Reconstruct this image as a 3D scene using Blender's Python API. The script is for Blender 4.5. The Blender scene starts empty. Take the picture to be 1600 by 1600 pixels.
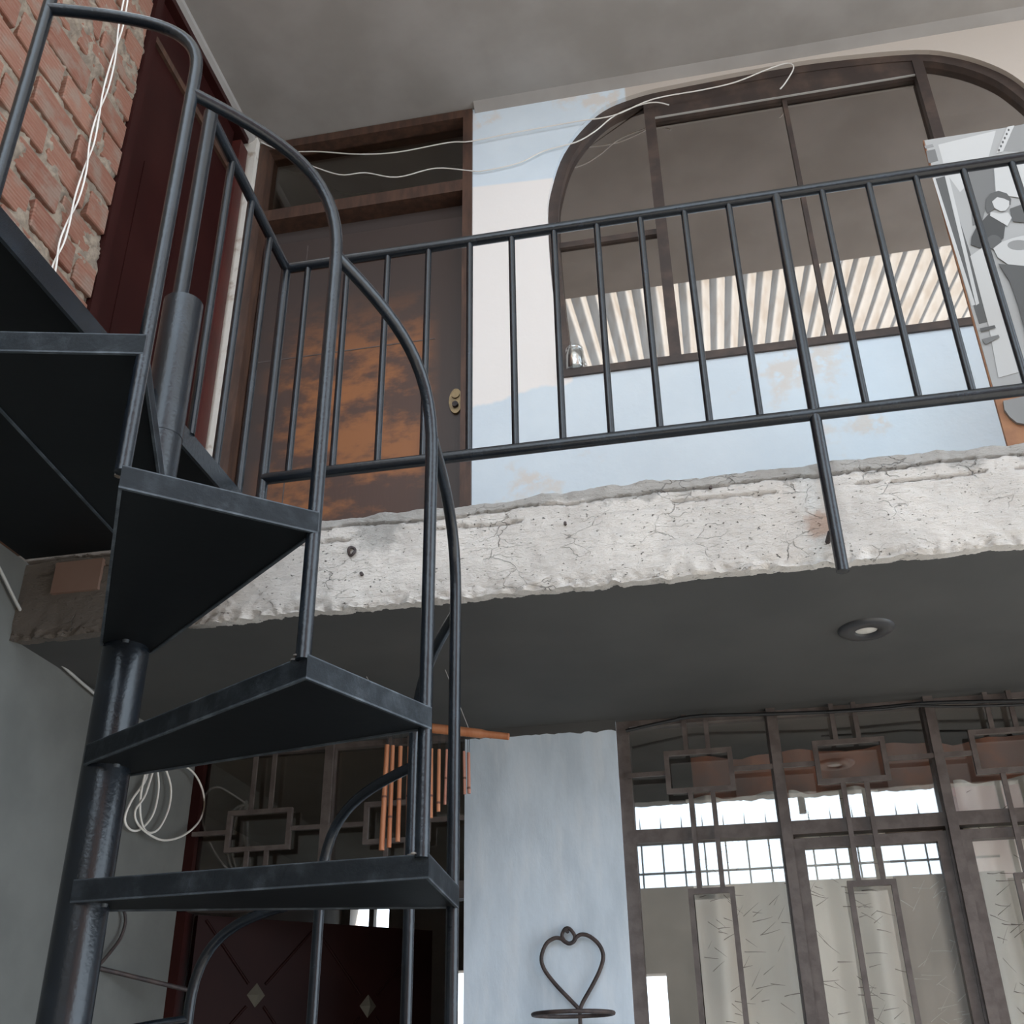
import bpy, bmesh, math, random
from mathutils import Vector, Matrix, noise
random.seed(7)
scene = bpy.context.scene
COL = scene.collection

# ------------------------------------------------------------------ camera
F_PX, YAW, PITCH, ROLL, CAM_H = 1691.4, math.radians(10.72), math.radians(28.725), math.radians(-0.984), 1.5
_f = Vector((-math.sin(YAW)*math.cos(PITCH), math.cos(YAW)*math.cos(PITCH), math.sin(PITCH)))
_r0 = Vector((math.cos(YAW), math.sin(YAW), 0)); _u0 = _r0.cross(_f)
_r = _r0*math.cos(ROLL) + _u0*math.sin(ROLL)
_u = -_r0*math.sin(ROLL) + _u0*math.cos(ROLL)
CAM_O = Vector((0, 0, CAM_H))
cam_data = bpy.data.cameras.new('camera'); cam = bpy.data.objects.new('camera', cam_data)
COL.objects.link(cam); scene.camera = cam
cam_data.sensor_fit = 'HORIZONTAL'; cam_data.sensor_width = 36.0; cam_data.lens = 36.0*F_PX/1600.0
cam_data.clip_start = 0.02
m3 = Matrix((_r, _u, -_f)).transposed()
cam.matrix_world = Matrix.Translation(CAM_O) @ m3.to_4x4()

def hit(px, py, axis, val):
    d = _f + _r*((px-800)/F_PX) - _u*((py-800)/F_PX)
    return CAM_O + d*((val-CAM_O[axis])/d[axis])
def HY(p, Y): return hit(p[0], p[1], 1, Y)
def HX(p, X): return hit(p[0], p[1], 0, X)
def HZ(p, Z): return hit(p[0], p[1], 2, Z)

# ------------------------------------------------------------------ world, sun, exposure
world = bpy.data.worlds.new('overcast_sky'); scene.world = world; world.use_nodes = True
bg = world.node_tree.nodes['Background']
bg.inputs[0].default_value = (0.74, 0.87, 1.0, 1); bg.inputs[1].default_value = 1.0
sun_data = bpy.data.lights.new('sun', 'SUN'); sun_data.energy = 4.5; sun_data.angle = math.radians(1.5)
sun_data.color = (1.0, 0.93, 0.82)
sun = bpy.data.objects.new('sun', sun_data); COL.objects.link(sun)
sun.rotation_euler = Vector((0.7, 0.3, 0.65)).to_track_quat('Z', 'Y').to_euler(); sun.location = (6, 6, 12)
vs = scene.view_settings
vs.view_transform = 'Standard'; vs.look = 'None'; vs.gamma = 1.0; vs.use_curve_mapping = False
vs.exposure = 2.2

# ------------------------------------------------------------------ material helpers
MATS = {}
def new_mat(name):
    m = bpy.data.materials.new(name); m.use_nodes = True
    MATS[name] = m
    nt = m.node_tree
    return m, nt, nt.nodes['Principled BSDF']
def N(nt, kind, **kw):
    n = nt.nodes.new(kind)
    for k, v in kw.items():
        if k.startswith('i_'): n.inputs[k[2:].replace('_', ' ')].default_value = v
        else: setattr(n, k, v)
    return n
def c4(c): return (c[0], c[1], c[2], 1)
def mixcol(nt, fac, a, b):
    n = nt.nodes.new('ShaderNodeMix'); n.data_type = 'RGBA'
    for sock, v in ((n.inputs[0], fac), (n.inputs[6], a), (n.inputs[7], b)):
        if isinstance(v, bpy.types.NodeSocket): nt.links.new(v, sock)
        elif isinstance(v, (tuple, list)): sock.default_value = c4(v)
        else: sock.default_value = v
    return n.outputs[2]
def math_n(nt, op, a, b=0.0, clamp=False):
    n = nt.nodes.new('ShaderNodeMath'); n.operation = op; n.use_clamp = clamp
    for sock, v in ((n.inputs[0], a), (n.inputs[1], b)):
        if isinstance(v, bpy.types.NodeSocket): nt.links.new(v, sock)
        else: sock.default_value = v
    return n.outputs[0]
def ramp(nt, val, lo, hi):
    n = nt.nodes.new('ShaderNodeMapRange'); n.interpolation_type = 'SMOOTHSTEP'
    n.inputs[1].default_value = lo; n.inputs[2].default_value = hi
    nt.links.new(val, n.inputs[0]); return n.outputs[0]
def coords(nt, scale=(1, 1, 1)):
    tc = nt.nodes.new('ShaderNodeTexCoord')
    mp = nt.nodes.new('ShaderNodeMapping'); mp.inputs['Scale'].default_value = scale
    nt.links.new(tc.outputs['Object'], mp.inputs[0]); return mp.outputs[0]
def noise_n(nt, vec, scale, detail=4, rough=0.55):
    n = nt.nodes.new('ShaderNodeTexNoise'); n.inputs['Scale'].default_value = scale
    n.inputs['Detail'].default_value = detail; n.inputs['Roughness'].default_value = rough
    nt.links.new(vec, n.inputs['Vector']); return n.outputs['Fac']
def bump(nt, bs, h, strength=0.3, dist=0.01):
    b = nt.nodes.new('ShaderNodeBump'); b.inputs['Strength'].default_value = strength
    b.inputs['Distance'].default_value = dist
    nt.links.new(h, b.inputs['Height']); nt.links.new(b.outputs[0], bs.inputs['Normal'])
def plain(name, col, rough=0.6, metal=0.0, col2=None, scale=6, lo=0.35, hi=0.65, bmp=0.0, bscale=40, stretch=(1, 1, 1), spec=0.5):
    m, nt, bs = new_mat(name)
    bs.inputs['Base Color'].default_value = c4(col); bs.inputs['Roughness'].default_value = rough
    bs.inputs['Metallic'].default_value = metal; bs.inputs['Specular IOR Level'].default_value = spec
    v = coords(nt, stretch)
    if col2:
        f = ramp(nt, noise_n(nt, v, scale), lo, hi)
        nt.links.new(mixcol(nt, f, col, col2), bs.inputs['Base Color'])
    if bmp: bump(nt, bs, noise_n(nt, v, bscale), bmp, 0.006)
    return m

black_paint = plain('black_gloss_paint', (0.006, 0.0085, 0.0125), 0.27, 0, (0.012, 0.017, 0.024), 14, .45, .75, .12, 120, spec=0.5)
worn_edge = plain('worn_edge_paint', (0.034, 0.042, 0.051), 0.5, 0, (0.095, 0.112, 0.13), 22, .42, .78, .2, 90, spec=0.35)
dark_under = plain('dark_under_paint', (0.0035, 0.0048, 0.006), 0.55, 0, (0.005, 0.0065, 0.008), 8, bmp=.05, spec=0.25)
weld = plain('weld_bead', (0.10, 0.09, 0.085), 0.6, 0.2, (0.28, 0.24, 0.2), 60, bmp=.5, bscale=200)
ceil_m = plain('ceiling_plaster', (0.30, 0.278, 0.257), 0.9, 0, (0.365, 0.342, 0.32), 2.6, .3, .7, .25, 9)
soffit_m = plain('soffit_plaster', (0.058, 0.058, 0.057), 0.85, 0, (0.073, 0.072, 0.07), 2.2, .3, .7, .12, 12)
plaster_left = plain('grey_green_plaster', (0.118, 0.12, 0.112), 0.85, 0, (0.153, 0.155, 0.144), 3.5, .3, .7, .2, 30)
ground_m = plain('patio_concrete', (0.26, 0.25, 0.235), 0.9, 0, (0.31, 0.30, 0.285), 2, bmp=.2, bscale=20)
brown_frame = plain('brown_timber_frame', (0.055, 0.028, 0.019), 0.55, 0, (0.10, 0.05, 0.031), 9, .35, .7, .15, 60, stretch=(3, 3, .6))
window_wood = plain('dark_window_timber', (0.045, 0.031, 0.026), 0.55, 0, (0.095, 0.062, 0.047), 8, .4, .75, .12, 50)
iron_brown = plain('brown_painted_iron', (0.078, 0.061, 0.056), 0.5, 0, (0.12, 0.098, 0.09), 20, bmp=.15, bscale=80)
iron_rust = plain('rusty_iron', (0.040, 0.032, 0.033), 0.6, 0.2, (0.075, 0.055, 0.05), 30, bmp=.3, bscale=120)
maroon = plain('maroon_gloss_paint', (0.024, 0.0055, 0.005), 0.45, 0, (0.032, 0.008, 0.007), 3, bmp=.04, bscale=8, spec=.15)
maroon_dark = plain('dark_maroon_paint', (0.012, 0.0035, 0.0035), 0.5, 0, (0.017, 0.005, 0.0045), 3, spec=.08)
maroon_frame = plain('red_brown_frame', (0.085, 0.016, 0.012), 0.45, 0, (0.06, 0.014, 0.011), 6, bmp=.05)
white_frame = plain('chipped_white_paint', (0.72, 0.67, 0.60), 0.7, 0, (0.45, 0.36, 0.28), 16, .55, .75, .3, 60)
cable_white = plain('white_cable_sheath', (0.78, 0.75, 0.70), 0.5)
cable_grey = plain('grey_cable_sheath', (0.40, 0.39, 0.37), 0.5)
cable_black = plain('black_cable_sheath', (0.012, 0.013, 0.015), 0.5)
brass = plain('dull_brass', (0.30, 0.22, 0.12), 0.45, 0.7, (0.2, 0.15, 0.09), 30)
mortar_m = plain('rough_mortar', (0.30, 0.242, 0.185), 0.95, 0, (0.185, 0.148, 0.115), 30, .35, .65, 1.0, 55)
bamboo_m = plain('bamboo', (0.38, 0.13, 0.052), 0.45, 0, (0.47, 0.20, 0.095), 12, .3, .7, .1, 60, stretch=(2, 2, .4))
bamboo_pink = plain('bamboo_reddish', (0.34, 0.13, 0.085), 0.45, 0, (0.42, 0.195, 0.135), 12, .3, .7, .1, 60, stretch=(2, 2, .4))
node_dark = plain('bamboo_node', (0.13, 0.05, 0.03), 0.6)
lamp_dark = plain('dark_lamp_ring', (0.035, 0.036, 0.040), 0.4)
lamp_glass = plain('frosted_bulb', (0.62, 0.60, 0.56), 0.35)
room_wall = plain('room_plaster', (0.30, 0.265, 0.235), 0.9, 0, (0.25, 0.225, 0.20), 3)
room_brown = plain('room_ochre', (0.40, 0.19, 0.11), 0.9, 0, (0.30, 0.16, 0.11), 3)
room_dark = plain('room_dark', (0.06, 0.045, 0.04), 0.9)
board_wood = plain('hardboard', (0.42, 0.21, 0.11), 0.8, 0, (0.33, 0.16, 0.09), 20)
pew = plain('pewter_boss', (0.13, 0.12, 0.095), 0.5, 0.3)
galv_dark = plain('fence_iron', (0.05, 0.055, 0.06), 0.5)
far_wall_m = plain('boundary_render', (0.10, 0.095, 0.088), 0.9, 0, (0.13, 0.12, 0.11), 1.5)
far_brick = plain('neighbour_brick', (0.17, 0.095, 0.07), 0.9, 0, (0.21, 0.13, 0.10), 3)

# brick with per-object tone, grooves along its length and dirt
m, nt, bs = new_mat('ribbed_red_brick')
tc = N(nt, 'ShaderNodeTexCoord'); oi = N(nt, 'ShaderNodeObjectInfo')
sep = N(nt, 'ShaderNodeSeparateXYZ'); nt.links.new(tc.outputs['Object'], sep.inputs[0])
gv = N(nt, 'ShaderNodeVectorMath', operation='ADD'); nt.links.new(tc.outputs['Object'], gv.inputs[0]); nt.links.new(oi.outputs['Location'], gv.inputs[1])
base = mixcol(nt, oi.outputs['Random'], (0.205, 0.080, 0.052), (0.275, 0.128, 0.086))
dirt = ramp(nt, noise_n(nt, gv.outputs[0], 11, 5), 0.46, 0.66)
smp = N(nt, 'ShaderNodeMapping'); smp.inputs['Scale'].default_value = (1, 3, 60); nt.links.new(gv.outputs[0], smp.inputs[0])
streak = ramp(nt, noise_n(nt, smp.outputs[0], 2, 2), 0.4, 0.7)
c1 = mixcol(nt, math_n(nt, 'MULTIPLY', streak, 0.35), base, (0.31, 0.20, 0.145))
nt.links.new(mixcol(nt, math_n(nt, 'MULTIPLY', dirt, 0.55), c1, (0.25, 0.205, 0.165)), bs.inputs['Base Color'])
bs.inputs['Roughness'].default_value = 0.9
rib = math_n(nt, 'SINE', math_n(nt, 'MULTIPLY', sep.outputs['Z'], 420.0))
bump(nt, bs, math_n(nt, 'ADD', math_n(nt, 'MULTIPLY', rib, 0.35), noise_n(nt, gv.outputs[0], 60, 3)), 0.7, 0.004)
brick_m = m

# raw concrete of the balcony edge: board marks, pits, stains
m, nt, bs = new_mat('raw_concrete')
v = coords(nt); vx = coords(nt, (1, 1, 7))
n1 = ramp(nt, noise_n(nt, v, 5, 5), .35, .7); n2 = ramp(nt, noise_n(nt, vx, 9, 5, .7), .5, .72)
sp = ramp(nt, noise_n(nt, coords(nt, (1, 1, 2)), 85, 2), .66, .74)
col = mixcol(nt, n1, (0.80, 0.755, 0.705), (0.66, 0.62, 0.58))
col = mixcol(nt, math_n(nt, 'MULTIPLY', n2, .45), col, (0.50, 0.475, 0.45))
col = mixcol(nt, sp, col, (0.2, 0.18, 0.16))
sepc = N(nt, 'ShaderNodeSeparateXYZ'); nt.links.new(v, sepc.inputs[0])
patch = math_n(nt, 'MULTIPLY', ramp(nt, math_n(nt, 'ADD', sepc.outputs['Z'], math_n(nt, 'MULTIPLY', noise_n(nt, v, 14), .12)), 2.925, 2.945), 1.0)
col = mixcol(nt, math_n(nt, 'MULTIPLY', patch, .75), col, (0.40, 0.385, 0.365))
# round rust bloom round the welded anchor, grey repair patch
def blob(cx, cz, r, rough):
    dx = math_n(nt, 'SUBTRACT', sepc.outputs['X'], cx); dz = math_n(nt, 'SUBTRACT', sepc.outputs['Z'], cz)
    d = math_n(nt, 'SQRT', math_n(nt, 'ADD', math_n(nt, 'POWER', dx, 2), math_n(nt, 'POWER', dz, 2)))
    d = math_n(nt, 'ADD', d, math_n(nt, 'MULTIPLY', math_n(nt, 'SUBTRACT', noise_n(nt, v, 40), .5), rough))
    return math_n(nt, 'SUBTRACT', 1.0, ramp(nt, d, r*.4, r))
col = mixcol(nt, math_n(nt, 'MULTIPLY', blob(0.305, 2.74, 0.05, .05), .65), col, (0.42, 0.22, 0.13))
col = mixcol(nt, math_n(nt, 'MULTIPLY', blob(-0.83, 2.86, 0.09, .1), .8), col, (0.40, 0.39, 0.37))
left_x = math_n(nt, 'ADD', sepc.outputs['X'], math_n(nt, 'MULTIPLY', math_n(nt, 'SUBTRACT', noise_n(nt, v, 8), .5), .2))
col = mixcol(nt, math_n(nt, 'SUBTRACT', 1.0, ramp(nt, left_x, -1.40, -1.22)), col, (0.15, 0.125, 0.105))  # concrete turns dark brown towards its left end
vd = N(nt, 'ShaderNodeMapping'); vd.inputs['Scale'].default_value = (1, 1, 2.6)
wv = N(nt, 'ShaderNodeVectorMath', operation='ADD'); nz3 = N(nt, 'ShaderNodeTexNoise'); nz3.inputs['Scale'].default_value = 9; nz3.inputs['Detail'].default_value = 5
sc3 = N(nt, 'ShaderNodeVectorMath', operation='SCALE'); sc3.inputs['Scale'].default_value = .12
nt.links.new(v, nz3.inputs['Vector']); nt.links.new(nz3.outputs['Color'], sc3.inputs[0]); nt.links.new(v, wv.inputs[0]); nt.links.new(sc3.outputs[0], wv.inputs[1])
nt.links.new(wv.outputs[0], vd.inputs[0])
vor = N(nt, 'ShaderNodeTexVoronoi', feature='DISTANCE_TO_EDGE'); vor.inputs['Scale'].default_value = 11; nt.links.new(vd.outputs[0], vor.inputs['Vector'])
crk = math_n(nt, 'MULTIPLY', math_n(nt, 'SUBTRACT', 1.0, ramp(nt, vor.outputs['Distance'], .004, .022)), ramp(nt, noise_n(nt, v, 7, 3), .53, .64))
col = mixcol(nt, math_n(nt, 'MULTIPLY', crk, .5), col, (0.24, 0.22, 0.20))
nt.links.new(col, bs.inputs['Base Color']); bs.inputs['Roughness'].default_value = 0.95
bump(nt, bs, math_n(nt, 'ADD', noise_n(nt, coords(nt, (1, 1, 2.2)), 26, 7, .75), math_n(nt, 'MULTIPLY', math_n(nt, 'ADD', sp, crk), -0.8)), 1.0, 0.012)
concrete = m

# upper wall: pale blue lime paint, white and cream repaints, bare patches
m, nt, bs = new_mat('pale_blue_wall_paint')
v = coords(nt); s3 = N(nt, 'ShaderNodeSeparateXYZ'); nt.links.new(v, s3.inputs[0])
wob = math_n(nt, 'MULTIPLY', math_n(nt, 'SUBTRACT', noise_n(nt, v, 5), .5), .10)
X, Z = s3.outputs['X'], s3.outputs['Z']
blue = mixcol(nt, ramp(nt, noise_n(nt, v, 3), .3, .7), (0.67, 0.755, 0.82), (0.73, 0.81, 0.865))
bare = math_n(nt, 'MULTIPLY', ramp(nt, noise_n(nt, v, 3.2, 5), .56, .66), ramp(nt, noise_n(nt, v, 18, 3), .35, .55))
blue = mixcol(nt, math_n(nt, 'MULTIPLY', bare, .8), blue, (0.72, 0.66, 0.60))
def band(sock, lo, hi, s=.006):
    return math_n(nt, 'MULTIPLY', ramp(nt, sock, lo-s, lo+s), math_n(nt, 'SUBTRACT', 1.0, ramp(nt, sock, hi-s, hi+s)))
low = math_n(nt, 'ADD', Z, wob)
low = math_n(nt, 'SUBTRACT', low, math_n(nt, 'MULTIPLY', math_n(nt, 'ADD', X, .84), .22))
white = math_n(nt, 'MULTIPLY', band(X, -0.86, -0.42), math_n(nt, 'MULTIPLY', ramp(nt, low, 4.0, 4.02), math_n(nt, 'SUBTRACT', 1.0, ramp(nt, math_n(nt, 'ADD', Z, math_n(nt, 'MULTIPLY', X, .06)), 5.195, 5.21))))
col = mixcol(nt, white, blue, (0.90, 0.86, 0.825))
cream = ramp(nt, X, -0.105, -0.095)
cream = math_n(nt, 'MULTIPLY', cream, ramp(nt, Z, 5.15, 5.3))
col = mixcol(nt, cream, col, (0.55, 0.485, 0.425))
nt.links.new(col, bs.inputs['Base Color']); bs.inputs['Roughness'].default_value = 0.85
bump(nt, bs, noise_n(nt, v, 22, 5), 0.15, 0.01)
upper_wall_m = m

# pillar: streaky blue-grey trowelled plaster
m, nt, bs = new_mat('blue_grey_plaster')
v = coords(nt, (2.2, 2.2, .8))
a = ramp(nt, noise_n(nt, v, 3.5, 5), .3, .7); b = ramp(nt, noise_n(nt, coords(nt, (5, 5, 1)), 4, 4), .45, .7)
col = mixcol(nt, a, (0.52, 0.605, 0.69), (0.66, 0.755, 0.85)); col = mixcol(nt, math_n(nt, 'MULTIPLY', b, .5), col, (0.72, 0.78, 0.84))
nt.links.new(col, bs.inputs['Base Color']); bs.inputs['Roughness'].default_value = 0.8
bump(nt, bs, noise_n(nt, v, 14, 5), .15, .01)
pillar_m = m

# brown door with rubbed orange patches
m, nt, bs = new_mat('worn_brown_door')
v = coords(nt); s3 = N(nt, 'ShaderNodeSeparateXYZ'); nt.links.new(v, s3.inputs[0])
zone = math_n(nt, 'MULTIPLY', band(s3.outputs['Z'], 3.05, 4.55, .28), math_n(nt, 'MULTIPLY', ramp(nt, s3.outputs['X'], -1.85, -1.6), math_n(nt, 'SUBTRACT', 1.0, ramp(nt, s3.outputs['X'], -1.12, -0.98))))
vn = coords(nt, (1.3, 1, 2.4))
pt = math_n(nt, 'MULTIPLY', ramp(nt, noise_n(nt, vn, 2.6, 5, .6), .44, .62), zone)
col = mixcol(nt, math_n(nt, 'MULTIPLY', zone, .55), (0.058, 0.040, 0.034), (0.115, 0.052, 0.033))
col = mixcol(nt, math_n(nt, 'MULTIPLY', pt, .85), col, (0.36, 0.135, 0.042))
nt.links.new(col, bs.inputs['Base Color']); bs.inputs['Roughness'].default_value = 0.5
bump(nt, bs, noise_n(nt, coords(nt, (6, 6, .7)), 12, 4), .1, .004)
door_brown = m

def glass(name, refl, tint, rough=0.02, transp=(1, 1, 1)):
    m = bpy.data.materials.new(name); m.use_nodes = True; nt = m.node_tree; nt.nodes.clear()
    out = N(nt, 'ShaderNodeOutputMaterial'); mx = N(nt, 'ShaderNodeMixShader'); mx.inputs[0].default_value = refl
    t = N(nt, 'ShaderNodeBsdfTransparent'); t.inputs[0].default_value = c4(transp)
    g = N(nt, 'ShaderNodeBsdfGlossy'); g.inputs['Color'].default_value = c4(tint); g.inputs['Roughness'].default_value = rough
    nt.links.new(t.outputs[0], mx.inputs[1]); nt.links.new(g.outputs[0], mx.inputs[2]); nt.links.new(mx.outputs[0], out.inputs[0])
    MATS[name] = m; return m
mirror_glass = glass('reflective_bronze_glass', 0.62, (0.86, 0.80, 0.76), 0.015, (0.45, 0.38, 0.33))
clear_glass = glass('window_glass', 0.20, (0.97, 0.99, 1.0), 0.008, (0.98, 0.985, 0.985))
dim_glass = glass('transom_glass', 0.10, (0.9, 0.9, 0.9), 0.03, (0.75, 0.72, 0.68))
jar_glass = glass('jar_glass', 0.28, (1, 1, 1), 0.05, (0.93, 0.95, 0.95))

# translucent roofing
m = bpy.data.materials.new('translucent_roofing'); m.use_nodes = True; nt = m.node_tree; nt.nodes.clear()
out = N(nt, 'ShaderNodeOutputMaterial'); mx = N(nt, 'ShaderNodeMixShader'); mx.inputs[0].default_value = 0.6
d = N(nt, 'ShaderNodeBsdfDiffuse'); tl = N(nt, 'ShaderNodeBsdfTranslucent')
v = coords(nt, (3, .5, 1)); f = ramp(nt, noise_n(nt, v, 5, 5), .4, .7)
cc = mixcol(nt, f, (0.31, 0.31, 0.305), (0.265, 0.25, 0.232))
nt.links.new(cc, d.inputs[0]); nt.links.new(cc, tl.inputs[0])
nt.links.new(d.outputs[0], mx.inputs[1]); nt.links.new(tl.outputs[0], mx.inputs[2]); nt.links.new(mx.outputs[0], out.inputs[0])
roofing_m = m

# ------------------------------------------------------------------ mesh helpers
class MB:
    def __init__(s): s.v = []; s.f = []; s.sm = []
    def add(s, vs, fs, smooth=False):
        o = len(s.v); s.v += [tuple(x) for x in vs]
        s.f += [tuple(i+o for i in q) for q in fs]; s.sm += [smooth]*len(fs); return s
    def box(s, x0, x1, y0, y1, z0, z1):
        vs = [(x, y, z) for z in (z0, z1) for y in (y0, y1) for x in (x0, x1)]
        return s.add(vs, [(0, 2, 3, 1), (4, 5, 7, 6), (0, 1, 5, 4), (2, 6, 7, 3), (0, 4, 6, 2), (1, 3, 7, 5)])
    def prism(s, poly, axis, a, b):
        """poly: 2D points; axis: extrusion axis (0 x,1 y,2 z) from a to b"""
        def P(p, w): return {0: (w, p[0], p[1]), 1: (p[0], w, p[1]), 2: (p[0], p[1], w)}[axis]
        n = len(poly); vs = [P(p, a) for p in poly] + [P(p, b) for p in poly]
        fs = [tuple(range(n-1, -1, -1)), tuple(range(n, 2*n))] + [(i, (i+1) % n, n+(i+1) % n, n+i) for i in range(n)]
        return s.add(vs, fs)
    def tube(s, pts, r, n=10, cap=True, closed=False):
        pts = [Vector(p) for p in pts]; k = len(pts)
        rr = r if isinstance(r, (list, tuple)) else [r]*k
        tang = []
        for i in range(k):
            if closed: t = pts[(i+1) % k]-pts[i-1]
            else: t = pts[min(i+1, k-1)]-pts[max(i-1, 0)]
            tang.append(t.normalized())
        ref = Vector((0, 0, 1)) if abs(tang[0].z) < .9 else Vector((1, 0, 0))
        u = tang[0].cross(ref).normalized(); vs = []
        for i in range(k):
            u = (u - tang[i]*u.dot(tang[i])).normalized(); w = tang[i].cross(u)
            for j in range(n):
                a = 2*math.pi*j/n; vs.append(pts[i]+(u*math.cos(a)+w*math.sin(a))*rr[i])
        fs = [(i*n+j, i*n+(j+1) % n, (i+1)*n+(j+1) % n, (i+1)*n+j) for i in range(k-1) for j in range(n)]
        if closed: fs += [((k-1)*n+j, (k-1)*n+(j+1) % n, (j+1) % n, j) for j in range(n)]
        s.add(vs, fs, True)
        if cap and not closed:
            s.add([vs[j] for j in range(n)], [tuple(range(n-1, -1, -1))]); s.add(vs[-n:], [tuple(range(n))])
        return s
    def lathe(s, c, prof, n=24):
        """prof: (r, z) pairs from bottom to top about vertical axis through c"""
        vs = [(c[0]+r*math.cos(2*math.pi*j/n), c[1]+r*math.sin(2*math.pi*j/n), c[2]+z) for r, z in prof for j in range(n)]
        k = len(prof)
        fs = [(i*n+j, i*n+(j+1) % n, (i+1)*n+(j+1) % n, (i+1)*n+j) for i in range(k-1) for j in range(n)]
        return s.add(vs, fs, True)
    def mesh(s, name):
        me = bpy.data.meshes.new(name); me.from_pydata(s.v, [], s.f); me.update()
        me.polygons.foreach_set('use_smooth', s.sm)
        bm = bmesh.new(); bm.from_mesh(me); bmesh.ops.recalc_face_normals(bm, faces=bm.faces); bm.to_mesh(me); bm.free()
        return me
    def build(s, name, mat, parent=None, label=None, cat=None, group=None, kind=None):
        me = s.mesh(name); me.materials.append(mat)
        return link(bpy.data.objects.new(name, me), parent, label, cat, group, kind)
def link(o, parent=None, label=None, cat=None, group=None, kind=None):
    COL.objects.link(o)
    if parent is not None:
        o.parent = parent
        if parent.type == 'EMPTY': o.matrix_parent_inverse = parent.matrix_basis.inverted()
    if label: o['label'] = label
    if cat: o['category'] = cat
    if group: o['group'] = group
    if kind: o['kind'] = kind
    return o
def empty(name, loc, label, cat=None, group=None, kind=None):
    o = bpy.data.objects.new(name, None); o.location = loc; o.empty_display_size = .05
    return link(o, None, label, cat, group, kind)
def bez(p0, p1, p2, p3, n=12):
    out = []
    for i in range(n+1):
        t = i/n; out.append(p0*(1-t)**3+p1*3*t*(1-t)**2+p2*3*t*t*(1-t)+p3*t**3)
    return out
def smooth_path(pts, sub=6):
    pts = [Vector(p) for p in pts]; out = []
    for i in range(len(pts)-1):
        p0, p1, p2, p3 = pts[max(i-1, 0)], pts[i], pts[i+1], pts[min(i+2, len(pts)-1)]
        for k in range(sub):
            t = k/sub
            out.append(0.5*((2*p1)+(p2-p0)*t+(2*p0-5*p1+4*p2-p3)*t*t+(3*p1-p0-3*p2+p3)*t**3))
    return out+[pts[-1]]
def fb(x, y, z=0.0, s=1.0): return noise.fractal(Vector((x*s, y*s, z*s)), 0.9, 2.0, 4)

# ------------------------------------------------------------------ key dimensions
YF, YW, YR = 2.45, 3.60, 2.395            # balcony edge, back wall, railing plane
ZS, ZT, ZC = 2.655, 2.915, 5.77           # porch soffit, balcony floor, upper ceiling
XL, XLU = -1.87, -1.98                    # left wall below / above
XR = 3.2
LX1, LY0, LZ = -1.128, -2.2, 2.885          # landing edge, near end, top

# ================================================================== SETTING
MB().box(-8, 10, -12, 14, -0.1, 0).build('floor', ground_m, label='grey concrete patio floor', kind='structure')

# upper ceiling slab, lengthened unseen to the right, and an added unseen sun-blocking wall
c_up = MB().box(-2.2, 7.0, 2.22, 6.3, ZC, ZC+.2).build('ceiling', ceil_m, label='mottled brown-grey plaster ceiling over the balcony', kind='structure')
MB().box(-2.2, 7.0, 2.32, 2.47, ZC+.2, ZC+1.25).build('sun_block_wall', far_wall_m, c_up)
# plaster cove along the wall/ceiling joints
cv = MB().prism([(YW, ZC), (YW-.05, ZC), (YW, ZC-.028)], 0, -0.83, XR)
cv.build('trim_1', ceil_m, label='thin plaster cove under the ceiling above the arched window', kind='structure')
MB().prism([(XLU, ZC), (XLU+.035, ZC), (XLU+.03, ZC-.015), (XLU, ZC-.035)], 1, YF+.02, YW).build('trim_2', ceil_m, label='plaster cove over the maroon door', kind='structure')

# ---- balcony slab with broken raw concrete edge
nx, nz = 640, 54
g = MB(); vs = []; x0, x1 = XL-.12, XR
for i in range(nx+1):
    x = x0+(x1-x0)*i/nx
    zt = ZT + .012*fb(x, 3.1, 0, 2.5) + .007*fb(x, 8.2, 0, 14) + .004*(x+.5)
    zb = ZS - .018 + .005*fb(x, 1.7, 0, 9) + .003*fb(x, 5.7, 0, 30)
    crack = ZT-.035 + .012*fb(x, 6.6, 0, 4)
    for j in range(nz+1):
        z = zb+(zt-zb)*j/nz
        y = YF + .004*fb(x, z, 1.3, 9) + .0022*fb(x, z, 4.4, 40) + .0016*fb(x, z, 7.4, 95)
        eb = max(0, 1-(z-zb)/.035)
        y += eb*(.014*fb(x, z, 9, 22)+.012*fb(x*.6, z, 5, 75)+.006)
        if z > crack: y += .010+.004*fb(x, z, 2, 20)
        if abs(z-crack) < .0045: y += .02
        cr2 = ZT-.075+.016*fb(x, 2.6, 0, 3)
        if abs(z-cr2) < .003 and fb(x, 4.1, 0, 2.2) > -.05: y += .012
        if j == nz: y += .012
        vs.append((x, y, z))
w = nz+1
fs = [(i*w+j, (i+1)*w+j, (i+1)*w+j+1, i*w+j+1) for i in range(nx) for j in range(nz)]
g.add(vs, fs, True)
top = [vs[i*w+nz] for i in range(nx+1)]; bot = [vs[i*w] for i in range(nx+1)]
for row, zz in ((top, ZT), (bot, ZS-.004)):
    o = len(g.v); n1_ = len(row)
    g.v += [tuple(p) for p in row]+[(p[0], YF+.09, zz) for p in row]
    g.f += [(o+i, o+i+1, o+n1_+i+1, o+n1_+i) for i in range(n1_-1)]; g.sm += [True]*(n1_-1)
g.box(x0, x1, YF+.09, YW+.1, ZS+.004, ZT)
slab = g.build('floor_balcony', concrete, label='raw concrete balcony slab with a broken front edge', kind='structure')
sof = MB().box(XL, XR, YF+.03, YW, ZS-.010, ZS+.003).build('ceiling_porch', soffit_m, label='dark grey plaster soffit under the balcony slab', kind='structure')
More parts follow.
